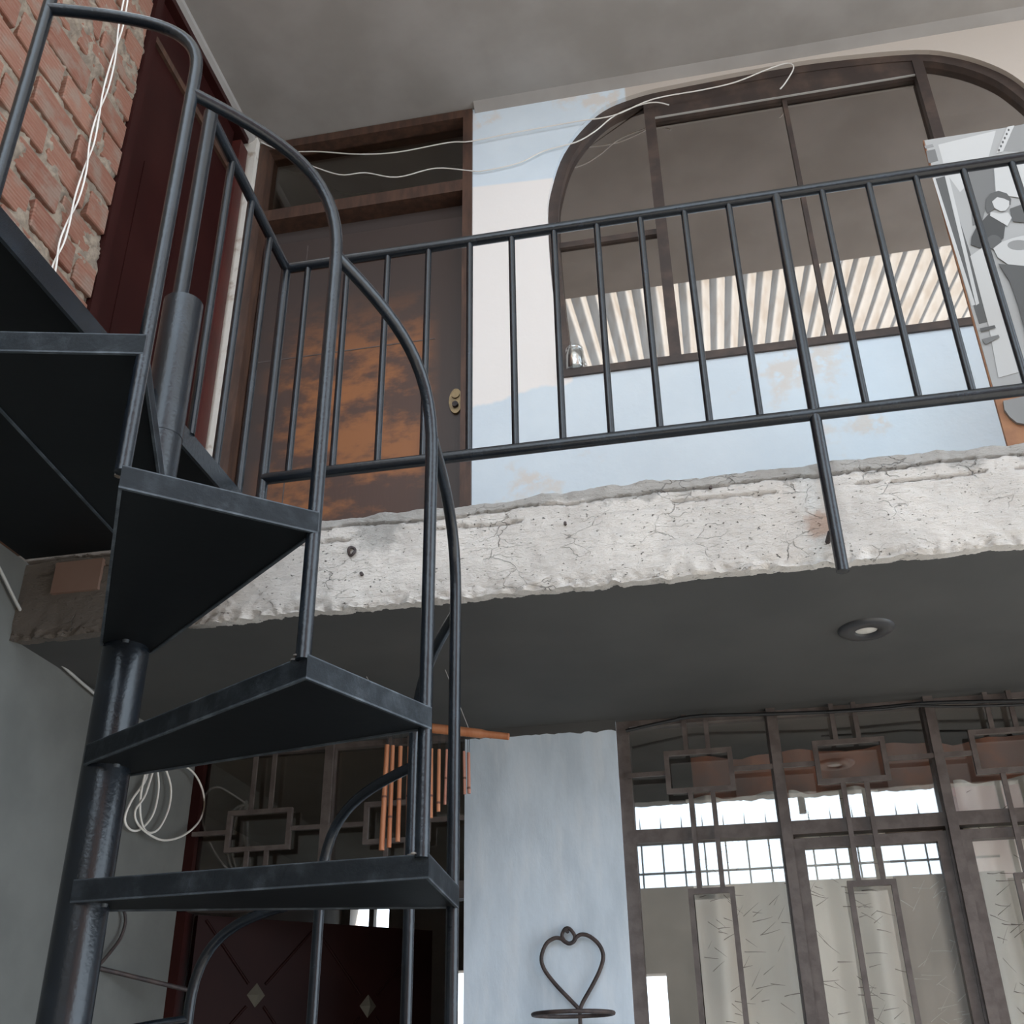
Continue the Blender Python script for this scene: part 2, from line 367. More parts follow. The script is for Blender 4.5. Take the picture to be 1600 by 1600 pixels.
# loose bits on the edge
for k, (p, r) in enumerate([((550, 862), .006), ((565, 897), .005), ((883, 818), .004), ((1110, 762), .004)]):
    q = HY(p, YF-.004)
    if k == 0:
        ring = [(q.x+.009*math.cos(a), YF-.006+.004*math.sin(a*2), q.z+.012*math.sin(a)) for a in [i*math.pi/7 for i in range(14)]]
        MB().tube(ring, .004, 8, closed=True).build('tie_wire', iron_rust, slab)
    else:
        MB().tube([(q.x, YF+.02, q.z), (q.x, YF-.005, q.z), (q.x+.001, YF-.011, q.z-.001)], r, 8).build('rebar_stub', iron_rust, slab)
# brick showing in the slab end near the left wall
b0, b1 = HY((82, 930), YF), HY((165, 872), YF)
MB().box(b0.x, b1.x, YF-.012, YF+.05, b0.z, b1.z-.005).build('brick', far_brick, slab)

# ---- left walls
MB().box(XL-.4, XL, -4.8, YW+.05, 0, LZ-.012).build('wall_left', plaster_left, label='grey-green plastered wall behind the stair column', kind='structure')
# upper left: mortar bed, then every brick
wl = MB(); ny_, nz_ = 170, 300; y0, y1, z0, z1 = 0.7, 2.615, LZ-.01, 6.2
vs = []
for i in range(ny_+1):
    y = y0+(y1-y0)*i/ny_
    for j in range(nz_+1):
        z = z0+(z1-z0)*j/nz_
        xx = XLU-.007+.021*fb(y, z, 0, 6)+.010*fb(y, z, 3, 30)+.004*fb(y, z, 8, 80)
        e = max(0, 1-(y1-y)/.03); xx -= e*.006
        vs.append((xx, y, z))
w = nz_+1
wl.add(vs, [(i*w+j, (i+1)*w+j, (i+1)*w+j+1, i*w+j+1) for i in range(ny_) for j in range(nz_)], True)
wl.box(XLU-.25, XLU-.035, -4.8, y1, z0, z1+.8); wl.box(XLU-.035, XLU-.012, y1-.004, y1, z0, z1)
wall_lu = wl.build('wall_left_upper', mortar_m, label='bare brick wall with squeezed-out mortar above the landing', kind='structure')
def brick_mesh(seed, L, H, D):
    b = MB(); bmx = bmesh.new(); bmesh.ops.create_cube(bmx, size=1)
    for vtx in bmx.verts: vtx.co = Vector((vtx.co.x*D, vtx.co.y*L, vtx.co.z*H))
    bmesh.ops.bevel(bmx, geom=bmx.edges[:], offset=.004, segments=1, affect='EDGES')
    for vtx in bmx.verts:
        n3 = noise.noise_vector(vtx.co*17+Vector((seed*5.1, 0, 0))); vtx.co += n3*.0035
    me = bpy.data.meshes.new('brick'); bmx.to_mesh(me); bmx.free(); me.materials.append(brick_m); return me
full = [brick_mesh(i, .235, .118, .05) for i in range(4)]
half = [brick_mesh(i+9, .108, .118, .05) for i in range(3)]
pitch, row, k = .146, 0, 0
z = 3.02
while z < 6.15:
    y = y1-.004
    off = row % 2
    first = True
    while y > 1.1:
        use_half = first and off
        L = .108 if use_half else .235
        me = random.choice(half if use_half else full)
        o = bpy.data.objects.new('brick', me); COL.objects.link(o); o.parent = wall_lu
        o.location = (XLU-.022+random.uniform(-.007, .006), y-L/2+random.uniform(-.003, .003), z+random.uniform(-.004, .004))
        o.rotation_euler = (random.uniform(-.012, .012), random.uniform(-.02, .02), random.uniform(-.02, .02))
        y -= L+.022; first = False
    z += pitch; row += 1

# ---- maroon door in the left wall, upper floor
d2 = empty('door_2', (XLU-.05, 3.1, ZT), 'dark maroon door in the left wall beside the bare brick', kind='structure')
xd = XLU-.03
MB().box(xd-.05, xd, 2.66, 3.44, ZT, 5.435).build('leaf', maroon, d2)
for yy in (2.80, 3.10):
    MB().prism([(yy, 3.25), (yy+.012, 3.25), (yy+.012, 4.85), (yy, 4.85)], 0, xd-.001, xd+.004).build('moulding', maroon, d2)
MB().box(xd-.05, xd+.002, 2.66, 3.44, 5.47, ZC-.06).build('transom_panel', maroon, d2)
MB().box(xd-.06, xd+.015, 2.66, 3.44, 5.435, 5.47).build('transom_bar', brown_frame, d2)
MB().box(xd-.06, XLU+.012, 2.615, 2.66, ZT, ZC-.05).build('jamb', maroon, d2)
MB().box(xd-.06, XLU+.016, 3.44, 3.52, ZT, ZC-.12).build('jamb', maroon_frame, d2)
MB().box(xd-.06, XLU+.012, 2.615, 3.52, ZC-.06, ZC-.02).build('head', maroon, d2)
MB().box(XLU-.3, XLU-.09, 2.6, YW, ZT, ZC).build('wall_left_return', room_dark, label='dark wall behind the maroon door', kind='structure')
MB().box(XLU-.09, -1.937, 3.545, YW-.016, ZT, ZC).build('trim_3', white_frame, label='chipped white plaster corner strip beside the maroon door', kind='structure')

# ---- upper back wall with round-cornered window opening and door opening
outl = [(-0.455, 4.12), (-0.49, 4.60), (-0.497, 5.013), (-0.470, 5.204), (-0.409, 5.396), (-0.296, 5.560), (-0.185, 5.650), (-0.031, 5.693), (0.121, 5.706),
        (0.567, 5.72), (0.855, 5.712), (1.215, 5.667), (1.393, 5.590), (1.530, 5.471), (1.608, 5.349), (1.67, 5.19), (1.69, 5.0), (1.69, 4.12)]
fine = smooth_path([(p[0], 0, p[1]) for p in outl], 4)
hole = [(p.x, p.z) for p in fine]
DX0, DX1, DZ1 = -1.935, -0.842, 5.762      # upper door opening
bmx = bmesh.new()
outer = [(XLU-.1, ZT), (DX0, ZT), (DX0, DZ1), (DX1, DZ1), (DX1, ZT), (XR, ZT), (XR, ZC), (XLU-.1, ZC)]
def loop2(pts):
    vv = [bmx.verts.new((p[0], YW, p[1])) for p in pts]
    return [bmx.edges.new((vv[i], vv[(i+1) % len(vv)])) for i in range(len(vv))]
ee = loop2(outer)+loop2(hole)
bmesh.ops.triangle_fill(bmx, edges=ee, use_beauty=True)
ex = bmesh.ops.extrude_face_region(bmx, geom=bmx.faces[:])
for e in ex['geom']:
    if isinstance(e, bmesh.types.BMVert): e.co.y += .12
bmesh.ops.recalc_face_normals(bmx, faces=bmx.faces)
me = bpy.data.meshes.new('wall_back_upper'); bmx.to_mesh(me); bmx.free(); me.materials.append(upper_wall_m)
link(bpy.data.objects.new('wall_back_upper', me), label='pale blue upper wall with white and cream repainted patches', kind='structure')

# window_1: frame ring, mullions, panes
w1 = empty('window_1', (0.6, YW, 4.12), 'wide round-cornered upstairs window with reflective bronze glass', kind='structure')
cx_, cz_ = 0.6, 4.9
def inset(p, d):
    v_ = Vector((p[0]-cx_, p[1]-cz_)); l_ = v_.length; return (p[0]-v_.x/l_*d, p[1]-v_.y/l_*d)
inn = [inset(p, .045) for p in hole]
fr = MB(); n_ = len(hole); ya, yb = YW+.025, YW+.075
vs = [(p[0], ya, p[1]) for p in hole]+[(p[0], ya, p[1]) for p in inn]+[(p[0], yb, p[1]) for p in hole]+[(p[0], yb, p[1]) for p in inn]
fs = []
for i in range(n_):
    j = (i+1) % n_
    fs += [(i, j, n_+j, n_+i), (2*n_+i, 3*n_+i, 3*n_+j, 2*n_+j), (n_+i, n_+j, 3*n_+j, 3*n_+i), (i, 2*n_+i, 2*n_+j, j)]
fr.add(vs, fs).build('frame', window_wood, w1)
MB().box(-0.47, 1.70, YW-.012, YW+.08, 4.105, 4.14).build('sill_rail', window_wood, w1)
for mx0, mx1, zt_ in ((-.022, .026, 5.67), (.608, .628, 5.69), (1.195, 1.24, 5.63)):
    MB().box(mx0, mx1, YW+.02 if mx1-mx0 > .03 else YW+.045, YW+.08, 4.13, zt_).build('mullion', window_wood, w1)
MB().box(.0, 1.22, YW+.03, YW+.08, 5.545, 5.70).build('head_panel', window_wood, w1)
MB().box(.02, 1.20, YW+.024, YW+.034, 5.5385, 5.5415).build('drip_strip', cable_grey, w1)
MB().box(-.47, -.02, YW+.045, YW+.08, 4.845, 4.875).build('transom_bar', window_wood, w1)
for px0, px1, pz0, pz1 in ((-.47, -.02, 4.13, 4.86), (.02, .61, 4.13, 5.56), (.625, 1.2, 4.13, 5.56), (1.235, 1.67, 4.13, 5.3)):
    MB().box(px0, px1, YW+.06, YW+.066, pz0, pz1).build('pane', mirror_glass, w1)
up = [p for p in inn if p[0] < .0 and p[1] > 4.86]
MB().prism([(-.02, 4.86)]+[(-.485, 4.86)]+up+[(-.02, 5.66)], 1, YW+.06, YW+.066).build('pane', mirror_glass, w1)
up = [p for p in inn if p[0] > 1.22 and p[1] > 5.3]
MB().prism([(1.235, 5.3), (1.235, 5.62)]+up+[(1.67, 5.3)], 1, YW+.06, YW+.066).build('pane', mirror_glass, w1)

# door_1: brown door with transom
d1 = empty('door_1', (-1.39, YW, ZT), 'worn brown timber door with orange rubbed patches and a dark transom', kind='structure')
MB().box(DX0, DX0+.05, YW-.015, YW+.1, ZT, DZ1).build('jamb', brown_frame, d1)
MB().box(DX1-.045, DX1, YW-.015, YW+.1, ZT, DZ1).build('jamb', brown_frame, d1)
MB().box(DX0+.05, DX1-.045, YW-.015, YW+.1, DZ1-.05, DZ1).build('head', brown_frame, d1)
MB().box(DX0+.05, DX1-.045, YW-.010, YW+.1, 5.235, 5.305).build('transom_bar', brown_frame, d1)
MB().box(DX0+.05, DX1-.045, YW+.05, YW+.056, 5.30, DZ1-.03).build('transom_pane', dim_glass, d1)
leaf = MB().box(DX0+.055, DX1-.05, YW+.055, YW+.095, ZT+.01, 5.135).build('leaf', door_brown, d1)
MB().box(DX0+.055, DX1-.05, YW+.085, YW+.095, 5.135, 5.235).build('shadow_strip', room_dark, d1)  # near-black strip standing in for the shadow under the transom bar
MB().box(-1.66, -1.655, YW+.053, YW+.056, 3.0, 5.1).build('seam', iron_brown, d1)
MB().box(-1.86, -1.02, YW+.053, YW+.0555, 4.44, 4.445).build('seam', iron_brown, d1)
lk = MB(); cxl, czl = -.922, 4.092
ell = [(cxl+.029*math.cos(a), czl+.062*math.sin(a)) for a in [i*math.pi/14 for i in range(28)]]
lock = lk.prism(ell, 1, YW+.043, YW+.056).build('lock_plate', brass, d1)
MB().tube([(cxl, YW+.046, czl+.028), (cxl, YW+.036, czl+.028)], .017, 16).build('cylinder', brass, lock)
MB().tube([(cxl, YW+.046, czl-.022), (cxl, YW+.030, czl-.022)], .013, 16).build('knob', iron_rust, lock)

# room behind the upper wall
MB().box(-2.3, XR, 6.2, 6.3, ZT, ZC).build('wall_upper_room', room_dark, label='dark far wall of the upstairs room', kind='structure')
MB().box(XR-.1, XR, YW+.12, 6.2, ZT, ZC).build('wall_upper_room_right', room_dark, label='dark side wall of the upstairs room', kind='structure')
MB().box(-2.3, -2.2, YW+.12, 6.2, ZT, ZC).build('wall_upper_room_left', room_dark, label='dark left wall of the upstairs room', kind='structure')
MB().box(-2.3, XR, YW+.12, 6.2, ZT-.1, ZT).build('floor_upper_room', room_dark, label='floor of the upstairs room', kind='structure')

# ---- lower back wall: pillar, lintel, window, door bay
MB().box(-0.858, -0.333, YW-.02, YW+.22, 0, ZS).build('wall_back_pillar', pillar_m, label='blue-grey plastered pillar between the barred window and the doorway', kind='structure')
# the broken paint line at the pillar head
pl = MB(); xs = [-0.86+.528*i/40 for i in range(41)]
poly = [(x, ZS-.035-.02*abs(fb(x, 2, 0, 7))-.012*(x+.86)) for x in xs]
pl.prism(poly+[(-.332, ZS-.001), (-.86, ZS-.001)], 1, YW-.026, YW-.018).build('trim_4', soffit_m, label='ragged dark plaster band at the head of the pillar', kind='structure')

w2 = empty('window_2', (0.6, YW, 1.0), 'ground floor window with brown iron frame and reflecting panes', kind='structure')
fy0, fy1 = YW, YW+.05
def bar(nm, x0_, x1_, z0_, z1_, par, mat=iron_brown, y0_=None, y1_=None):
    return MB().box(x0_, x1_, fy0 if y0_ is None else y0_, fy1 if y1_ is None else y1_, z0_, z1_).build(nm, mat, par)
bar('jamb', -.333, -.292, .9, ZS-.002, w2); bar('mullion', .165, .205, .9, ZS-.002, w2); bar('mullion', .665, .705, .9, ZS-.002, w2)
bar('mullion', 1.165, 1.205, .9, ZS-.002, w2); bar('jamb', 1.70, 1.74, .9, ZS-.002, w2)
for a_, b_ in ((-.292, .165), (.205, .665), (.705, 1.165), (1.205, 1.70)):
    bar('transom', a_, b_, 2.238, 2.280, w2); bar('sill', a_, b_, .9, .94, w2); bar('head', a_, b_, ZS-.03, ZS-.002, w2)
    bar('pane', a_, b_, 2.275, ZS-.03, w2, clear_glass, YW+.026, YW+.030)
for a_, b_, deg in ((.205, .665, 0), (.705, 1.165, 0)):
    cs = MB(); cs.box(a_, a_+.03, YW+.005, YW+.045, .94, 2.225); cs.box(b_-.03, b_, YW+.005, YW+.045, .94, 2.225)
    cs.box(a_+.03, b_-.03, YW+.005, YW+.045, 2.195, 2.225); cs.box(a_+.03, b_-.03, YW+.005, YW+.045, .94, .97)
    cso = cs.build('casement', iron_brown, w2)
    bar('pane', a_+.03, b_-.03, .97, 2.195, cso, clear_glass, YW+.022, YW+.026)
bar('pane', -.292, .165, .94, 2.238, w2, clear_glass, YW+.026, YW+.030)
bar('pane', 1.205, 1.70, .94, 2.238, w2, clear_glass, YW+.026, YW+.030)
MB().box(-.333, XR, YW-.02, YW+.2, 0, .9).build('wall_back_sill', pillar_m, label='blue-grey wall below the ground floor window', kind='structure')
MB().box(1.74, XR, YW-.02, YW+.2, .9, ZS).build('wall_back_right', pillar_m, label='blue-grey wall right of the ground floor window', kind='structure')

# iron grille in front of window_2
def grille(name, label, cols, posts, zm, zlow, xa, xb, lower, yg):
    root = empty(name, (sum(c[0] for c in cols)/len(cols), yg, zlow), label, 'window grille')
    t = .0075
    def b_(nm, x0_, x1_, z0_, z1_): MB().box(x0_, x1_, yg-t*.7, yg+t*.7, z0_, z1_).build(nm, iron_brown, root)
    edge = xa
    for (xl, xr, zb_, zt_) in cols:
        q = MB(); q.box(xl, xr, yg-.008, yg+.008, zt_-.016, zt_); q.box(xl, xr, yg-.008, yg+.008, zb_, zb_+.016)
        q.box(xl, xl+.016, yg-.008, yg+.008, zb_+.016, zt_-.016); q.box(xr-.016, xr, yg-.008, yg+.008, zb_+.016, zt_-.016)
        q.build('panel_frame', iron_brown, root)
        xm = (xl+xr)/2
        for dx in (-.036, .036):
            b_('bar', xm+dx-t, xm+dx+t, zt_, ZS-.002); b_('bar', xm+dx-t, xm+dx+t, zlow if not lower else 2.085, zb_)
        b_('cross_bar', edge, xl, zm-t, zm+t); edge = xr
        if lower:
            q = MB(); ll, lr = xm-.072, xm+.072
            q.box(ll, lr, yg-.008, yg+.008, 2.068, 2.085); q.box(ll, ll+.016, yg-.008, yg+.008, 1.0, 2.068); q.box(lr-.016, lr, yg-.008, yg+.008, 1.0, 2.068)
            q.box(ll, lr, yg-.008, yg+.008, .985, 1.0); q.build('long_frame', iron_brown, root)
    b_('cross_bar', edge, xb, zm-t, zm+t)
    for xp in posts: MB().box(xp-.015, xp+.015, yg-.008, yg+.008, zlow, ZS-.002).build('post', iron_brown, root)
    return root
grille('window_grille', 'brown iron grille of framed rectangles over the curtained window',
       [(-.178, .045, 2.383, 2.524), (.302, .529, 2.383, 2.524), (.785, 1.01, 2.383, 2.524), (1.27, 1.5, 2.383, 2.524)], [.185, .685], 2.452, 1.0, -.30, 1.70, True, YW-.022)

# doorway bay
w3 = empty('window_3', (-1.36, YW, 2.1), 'glazed transom over the ground floor doorway', kind='structure')
MB().box(XL, -.858, YW, YW+.06, 2.095, 2.150).build('lintel_bar', iron_brown, w3)
MB().box(XL, -1.835, YW, YW+.06, 0, ZS).build('jamb', maroon, w3)
MB().box(-1.835, -.858, YW+.0, YW+.05, ZS-.03, ZS).build('head', iron_brown, w3)
MB().box(-1.367, -1.337, YW, YW+.05, 2.150, ZS-.03).build('mullion', iron_brown, w3)
MB().box(-1.835, -1.367, YW+.026, YW+.030, 2.150, ZS-.03).build('pane', dim_glass, w3)
MB().box(-1.337, -.858, YW+.026, YW+.030, 2.150, ZS-.03).build('pane', dim_glass, w3)
grille('transom_grille', 'brown iron grille of small framed rectangles over the doorway transom',
       [(-1.712, -1.474, 2.28, 2.422), (-1.212, -.977, 2.28, 2.422)], [-1.352], 2.350, 2.15, -1.84, -.86, False, YW-.014)

# open maroon entrance door
e1 = HZ((672, 1455), 2.085)
hinge = Vector((-1.81, YW+.03, 0)); end = Vector((e1.x, e1.y, 0)); dv = (end-hinge); Ld = dv.length; dv.normalize(); nv = Vector((dv.y, -dv.x, 0))
d3 = empty('door_3', (hinge.x, hinge.y, 0), 'dark maroon entrance door with diamond bosses standing ajar', kind='structure')
def slab_along(s0, s1, t0, t1, z0_, z1_):
    P = lambda s_, t_, z_: hinge+dv*s_+nv*t_+Vector((0, 0, z_))
    return MB().add([P(s_, t_, z_) for z_ in (z0_, z1_) for t_ in (t0, t1) for s_ in (s0, s1)], [(0, 2, 3, 1), (4, 5, 7, 6), (0, 1, 5, 4), (2, 6, 7, 3), (0, 4, 6, 2), (1, 3, 7, 5)])
slab_along(0, Ld, -.02, .02, .02, 2.085).build('leaf', maroon_dark, d3)
cell = .36
def along(p):   # pixel -> distance along leaf and height
    d_ = _f+_r*((p[0]-800)/F_PX)-_u*((p[1]-800)/F_PX)
    base_ = hinge+nv*.022
    t_ = (base_-CAM_O).dot(nv)/d_.dot(nv); q_ = CAM_O+d_*t_
    return (q_-base_).dot(dv), q_.z
P = lambda s_, t_, z_: hinge+dv*s_+nv*t_+Vector((0, 0, z_))
bos = [along((400, 1555)), along((575, 1572))]
for s_, z_ in bos:
    rr = .032
    MB().add([P(s_-rr, .021, z_), P(s_, .021, z_-rr*1.2), P(s_+rr, .021, z_), P(s_, .021, z_+rr*1.2), P(s_, .042, z_)], [(0, 1, 4), (1, 2, 4), (2, 3, 4), (3, 0, 4), (0, 3, 2, 1)]).build('boss', pew, d3)
    for sx in (-1, 1):
        for sz in (-1, 1):
            e_s = max(.02, min(Ld-.02, s_+sx*.20)); k_ = abs(e_s-s_)/.20
            e_z = z_+sz*.23*k_
            if e_z > 2.07: k2 = (2.07-z_)/(e_z-z_); e_s = s_+(e_s-s_)*k2; e_z = 2.07
            MB().tube([P(s_+sx*.03, .021, z_+sz*.035), P(e_s, .021, e_z)], .005, 6).build('moulding', maroon_dark, d3)

# ---- ground floor room
RX0, RX1, RY1 = -2.9, 2.4, 6.4
MB().box(RX0, XL-.4, YW+.1, RY1, 0, ZS).build('wall_room_left', room_wall, label='left wall of the ground floor room', kind='structure')
MB().box(RX1, RX1+.1, YW+.1, RY1, 0, ZS).build('wall_room_right', room_brown, label='ochre right wall of the ground floor room', kind='structure')
MB().box(RX0, RX1, YW+.1, RY1+.2, ZS, ZS+.2).build('ceiling_room', room_wall, label='ceiling of the ground floor room', kind='structure')
# far wall built round its window openings
ops = []
for (pa, pb) in (((1003, 1522), (1050, 1640)), ((703, 1517), (735, 1640))):
    a_, b_ = HY(pa, RY1), HY(pb, RY1); ops.append((a_.x, b_.x, 1.2, a_.z))
a_, b_ = HY((548, 1411), RY1), HY((607, 1451), RY1); ops.append((a_.x, b_.x, b_.z, a_.z))
xs = sorted(set([RX0, RX1]+[o for q in ops for o in q[:2]])); fw = MB()
for i in range(len(xs)-1):
    xa_, xb_ = xs[i], xs[i+1]; xm = (xa_+xb_)/2; cuts = sorted([(q[2], q[3]) for q in ops if q[0] < xm < q[1]]); zc = 0
    for lo_, hi_ in cuts: fw.box(xa_, xb_, RY1, RY1+.15, zc, lo_); zc = hi_
    fw.box(xa_, xb_, RY1, RY1+.15, zc, ZS)
fw.build('wall_room_far', room_wall, label='far wall of the ground floor room with bright openings', kind='structure')
q = ops[2]
MB().box((q[0]+q[1])/2-.01, (q[0]+q[1])/2+.02, RY1+.02, RY1+.08, q[2], q[3]).build('trim_5', room_wall, label='bar of the small high window in the far room wall', kind='structure')

# ================================================================== SPIRAL STAIRCASE
XC, YC, RT = -1.112, 1.80, 0.655
TH = math.radians(26.8); A2 = math.radians(-35.6)
def zt_of(k): return 2.088+(k-2)*.239
def ang(k): return A2-(k-2)*TH            # leading corner of tread k
st = empty('spiral_staircase', (XC, YC, 0), 'black steel spiral staircase with pipe balusters and a landing', 'staircase')
MB().tube([(XC, YC, 0), (XC, YC, 1.5), (XC, YC, 2.78)], .044, 28).build('column', black_paint, st)
MB().tube([(XC, YC, 2.78), (XC, YC, 3.15)], .045, 28).build('column_sleeve', black_paint, st)
def ringpt(a, z, r=RT): return Vector((XC+r*math.cos(a), YC+r*math.sin(a), z))
HS = .036
def make_tread(k):
    a0, a1 = ang(k), ang(k)+TH; am = (a0+a1)/2; z = zt_of(k)
    tdir = Vector((-math.sin(am), math.cos(am), 0))
    i0 = Vector((XC, YC, z))-tdir*.05+Vector((math.cos(am), math.sin(am), 0))*.0; i1 = Vector((XC, YC, z))+tdir*.05
    o0, o1 = ringpt(a0, z), ringpt(a1, z)
    poly = [i0, o0, o1, i1]
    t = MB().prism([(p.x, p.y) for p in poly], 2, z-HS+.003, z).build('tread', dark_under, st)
    # angle-iron skirt: four thin flanges
    cen = sum(poly, Vector())/4; fr_ = MB(); n = len(poly)
    inn_ = []
    for i in range(n):
        p, a_, b_ = poly[i], poly[i-1], poly[(i+1) % n]
        e1_ = (p-a_).normalized(); e2_ = (b_-p).normalized()
        n1_ = Vector((-e1_.y, e1_.x, 0)); n2_ = Vector((-e2_.y, e2_.x, 0))
        if n1_.dot(cen-p) < 0: n1_.negate()
        if n2_.dot(cen-p) < 0: n2_.negate()
        bis = (n1_+n2_).normalized(); inn_.append(p+bis*(.005/max(.3, bis.dot(n1_))))
    top_ = z+.002; vs_ = []
    for L_, zz in ((poly, top_), (inn_, top_), (inn_, z-HS), (poly, z-HS)):
        vs_ += [(p.x, p.y, zz) for p in L_]
    fs_ = []
    for r_ in range(4):
        for i in range(n):
            j = (i+1) % n; fs_.append((r_*n+i, r_*n+j, ((r_+1) % 4)*n+j, ((r_+1) % 4)*n+i))
    fr_.add(vs_, fs_).build('nosing', worn_edge, t)
    # lower return of the angle, seen from beneath, and weld at the column
    wr = MB(); c0 = Vector((XC, YC, z-.02))+(o0-Vector((XC, YC, z))).normalized()*.043
    wr.tube([c0+Vector((0, 0, -.018)), c0+Vector((.002, -.002, 0)), c0+Vector((0, 0, .018))], [.006, .009, .005], 8).build('weld', worn_edge, t)
    cw = MB(); q_ = o0*.965+Vector((XC, YC, z))*.035
    for dx_, dy_, r_ in ((.012, .0, .006), (-.010, .006, .0065), (0, -.012, .005), (.002, .010, .006)):
        cw.lathe((q_.x+dx_, q_.y+dy_, z), [(r_, 0), (r_*.9, r_*.5), (0, r_*.8)], 8)
    cw.build('corner_weld', weld, t)
    return t
for k in range(-6, 5): make_tread(k)
# balusters with the bent handrail
RP = .0118
def post_top(k): return zt_of(k)+.80
for k in range(-5, 5):
    a = ang(k); base_z = zt_of(k)-.004
    zk = zt_of(k); rp = RT-.012
    zs_ = zk+{1: .74, 2: .77, 3: .86}.get(k, .80)
    p0 = ringpt(a, base_z, rp); pts = [p0, ringpt(a, base_z+.3, rp), ringpt(a, zs_-.02, rp)]
    if k < 4:
        b0_ = ringpt(a, zs_, rp); b3 = ringpt(ang(k+1), zk+1.02+(.02 if k == 2 else 0), rp)
        hd = Vector((b3.x-b0_.x, b3.y-b0_.y, 0)).normalized(); rise = b3.z-b0_.z
        pts += bez(b0_, b0_+Vector((0, 0, rise*.75)), b3-hd*.19-Vector((0, 0, rise*.10)), b3, 14)
    else:
        b0_ = ringpt(a, zk+.98, rp); b3 = b0_+Vector((-.01, -.3, .2))
        pts += bez(b0_, b0_+Vector((0, 0, .16)), b0_+Vector((0, -.06, .2)), b3, 14)+[Vector((b3.x, -2.18, b3.z)), Vector((b3.x, -2.19, LZ))]
    MB().tube(pts, RP, 14).build('baluster', black_paint, st)
# landing plate at stair and balcony edge, lengthened unseen toward camera to block sky
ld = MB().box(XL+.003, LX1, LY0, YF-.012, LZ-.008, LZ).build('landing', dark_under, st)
MB().box(LX1-.006, LX1+.002, LY0, YC-.05, LZ-.05, LZ+.003).build('landing_edge', black_paint, ld)
MB().box(LX1-.006, LX1+.002, YC+.05, YF-.012, LZ-.05, LZ+.003).build('landing_edge', black_paint, ld)
MB().box(XL+.01, LX1, LY0, LY0+.006, LZ-.05, LZ+.003).build('landing_edge', black_paint, ld)
# ================================================================== BALCONY RAILING
rail = empty('balcony_railing', (0.33, YR, 2.6), 'black steel balcony railing with round bars along the concrete edge', 'railing')
ZTR, ZBR, XCN = 3.777, 3.023, -1.150
MB().tube([(XCN, YR, ZTR), (.6, YR, ZTR), (XR, YR, ZTR)], .0165, 16).build('top_rail', black_paint, rail)
MB().tube([(XCN, YR, ZBR), (.6, YR, ZBR), (XR, YR, ZBR)], .0165, 16).build('bottom_rail', black_paint, rail)
MB().tube([(XCN, YR, LZ), (XCN, YR, ZTR+.01)], .0150, 16).build('corner_post', black_paint, rail)
def post(x):
    p = MB().tube([(x, YR, 2.582), (x, YR, 2.9), (x, YR, ZTR)], .0152, 16).build('post', black_paint, rail)
    MB().tube([(x-.012, YR+.008, 2.69), (x-.016, YF+.02, 2.69)], .007, 8).build('anchor', iron_rust, p)
post(.331); post(1.86)
xs_b = [-1.078+.1275*i for i in range(0, 11)]+[.331+.1277*i for i in range(1, 12)]+[1.86+.1277*i for i in range(1, 10)]
for x in xs_b:
    MB().tube([(x, YR, ZBR), (x, YR, (ZBR+ZTR)/2), (x, YR, ZTR)], .0098, 12).build('bar', black_paint, rail)
# return guard from the stair column to the corner
MB().tube([(XC-.012, YC, 3.15), (XC-.012, YC, 3.5), (XC-.012, YC, ZTR+.012)], .0185, 16).build('column_post', black_paint, rail)
MB().tube([(XC-.012, YC, ZTR), (XCN, YR, ZTR)], .0150, 16).build('side_rail', black_paint, rail)
for t_ in (.25, .50, .75):
    x = XC-.012+(XCN-XC+.012)*t_; y = YC+(YR-YC)*t_
    MB().tube([(x, y, LZ), (x, y, 3.3), (x, y, ZTR)], .0105, 12).build('bar', black_paint, rail)

# ================================================================== POSTER BOARD
YP = 2.75
bx0 = .873
pb = empty('poster_board', (bx0+.35, YP, ZT), 'upright board with a torn black and white musician poster behind the railing', 'poster')
MB().box(bx0, 1.62, YP, YP+.012, ZT, 4.255).build('backing_board', board_wood, pb)
def grey(nm, v_):
    v_ *= .66
    return plain(nm, (v_, v_*1.0, v_*.985), .55)
G = {k_: grey('poster_grey_%d' % i, k_) for i, k_ in enumerate((.03, .075, .13, .24, .38, .55, .78))}
paper = MB().box(bx0+.003, 1.615, YP-.003, YP, 3.235, 4.252).build('paper', G[.55], pb)
LIFT = [0.0]
def shape(nm, pts, v_, lift=1):
    LIFT[0] += .5; lift = LIFT[0]
    w_ = [HY(p, YP-.003-.0004*lift) for p in pts]
    MB().prism([(p.x, p.z) for p in w_], 1, YP-.003-.0004*lift, YP-.003-.0004*(lift-1)+.0002).build(nm, G[v_], paper)
def ellp(cx, cy, rx, ry, n=18): return [(cx+rx*math.cos(2*math.pi*i/n), cy+ry*math.sin(2*math.pi*i/n)) for i in range(n)]
shape('print_light', [(1466, 226), (1556, 204), (1540, 262), (1500, 300), (1478, 270)], .78)
shape('print_grey', [(1585, 197), (1640, 185), (1650, 240), (1568, 236)], .38)
shape('print_grey', [(1444, 228), (1457, 225), (1459, 229), (1446, 232)], .38)
shape('print_grey', [(1447, 236), (1461, 233), (1466, 251), (1451, 255)], .24)
shape('print_band', [(1459, 280), (1477, 275), (1550, 501), (1530, 506)], .13)
shape('print_line', [(1457, 278), (1461, 277), (1524, 476), (1518, 478)], .78, 2)
shape('print_line', [(1476, 274), (1482, 273), (1496, 330), (1530, 474), (1525, 477)], .78, 2)
shape('print_grey', [(1513, 268), (1552, 262), (1554, 300), (1540, 325), (1534, 350), (1520, 352)], .24)
shape('print_light', [(1516, 400), (1536, 386), (1562, 470), (1598, 580), (1560, 590), (1545, 510)], .78)
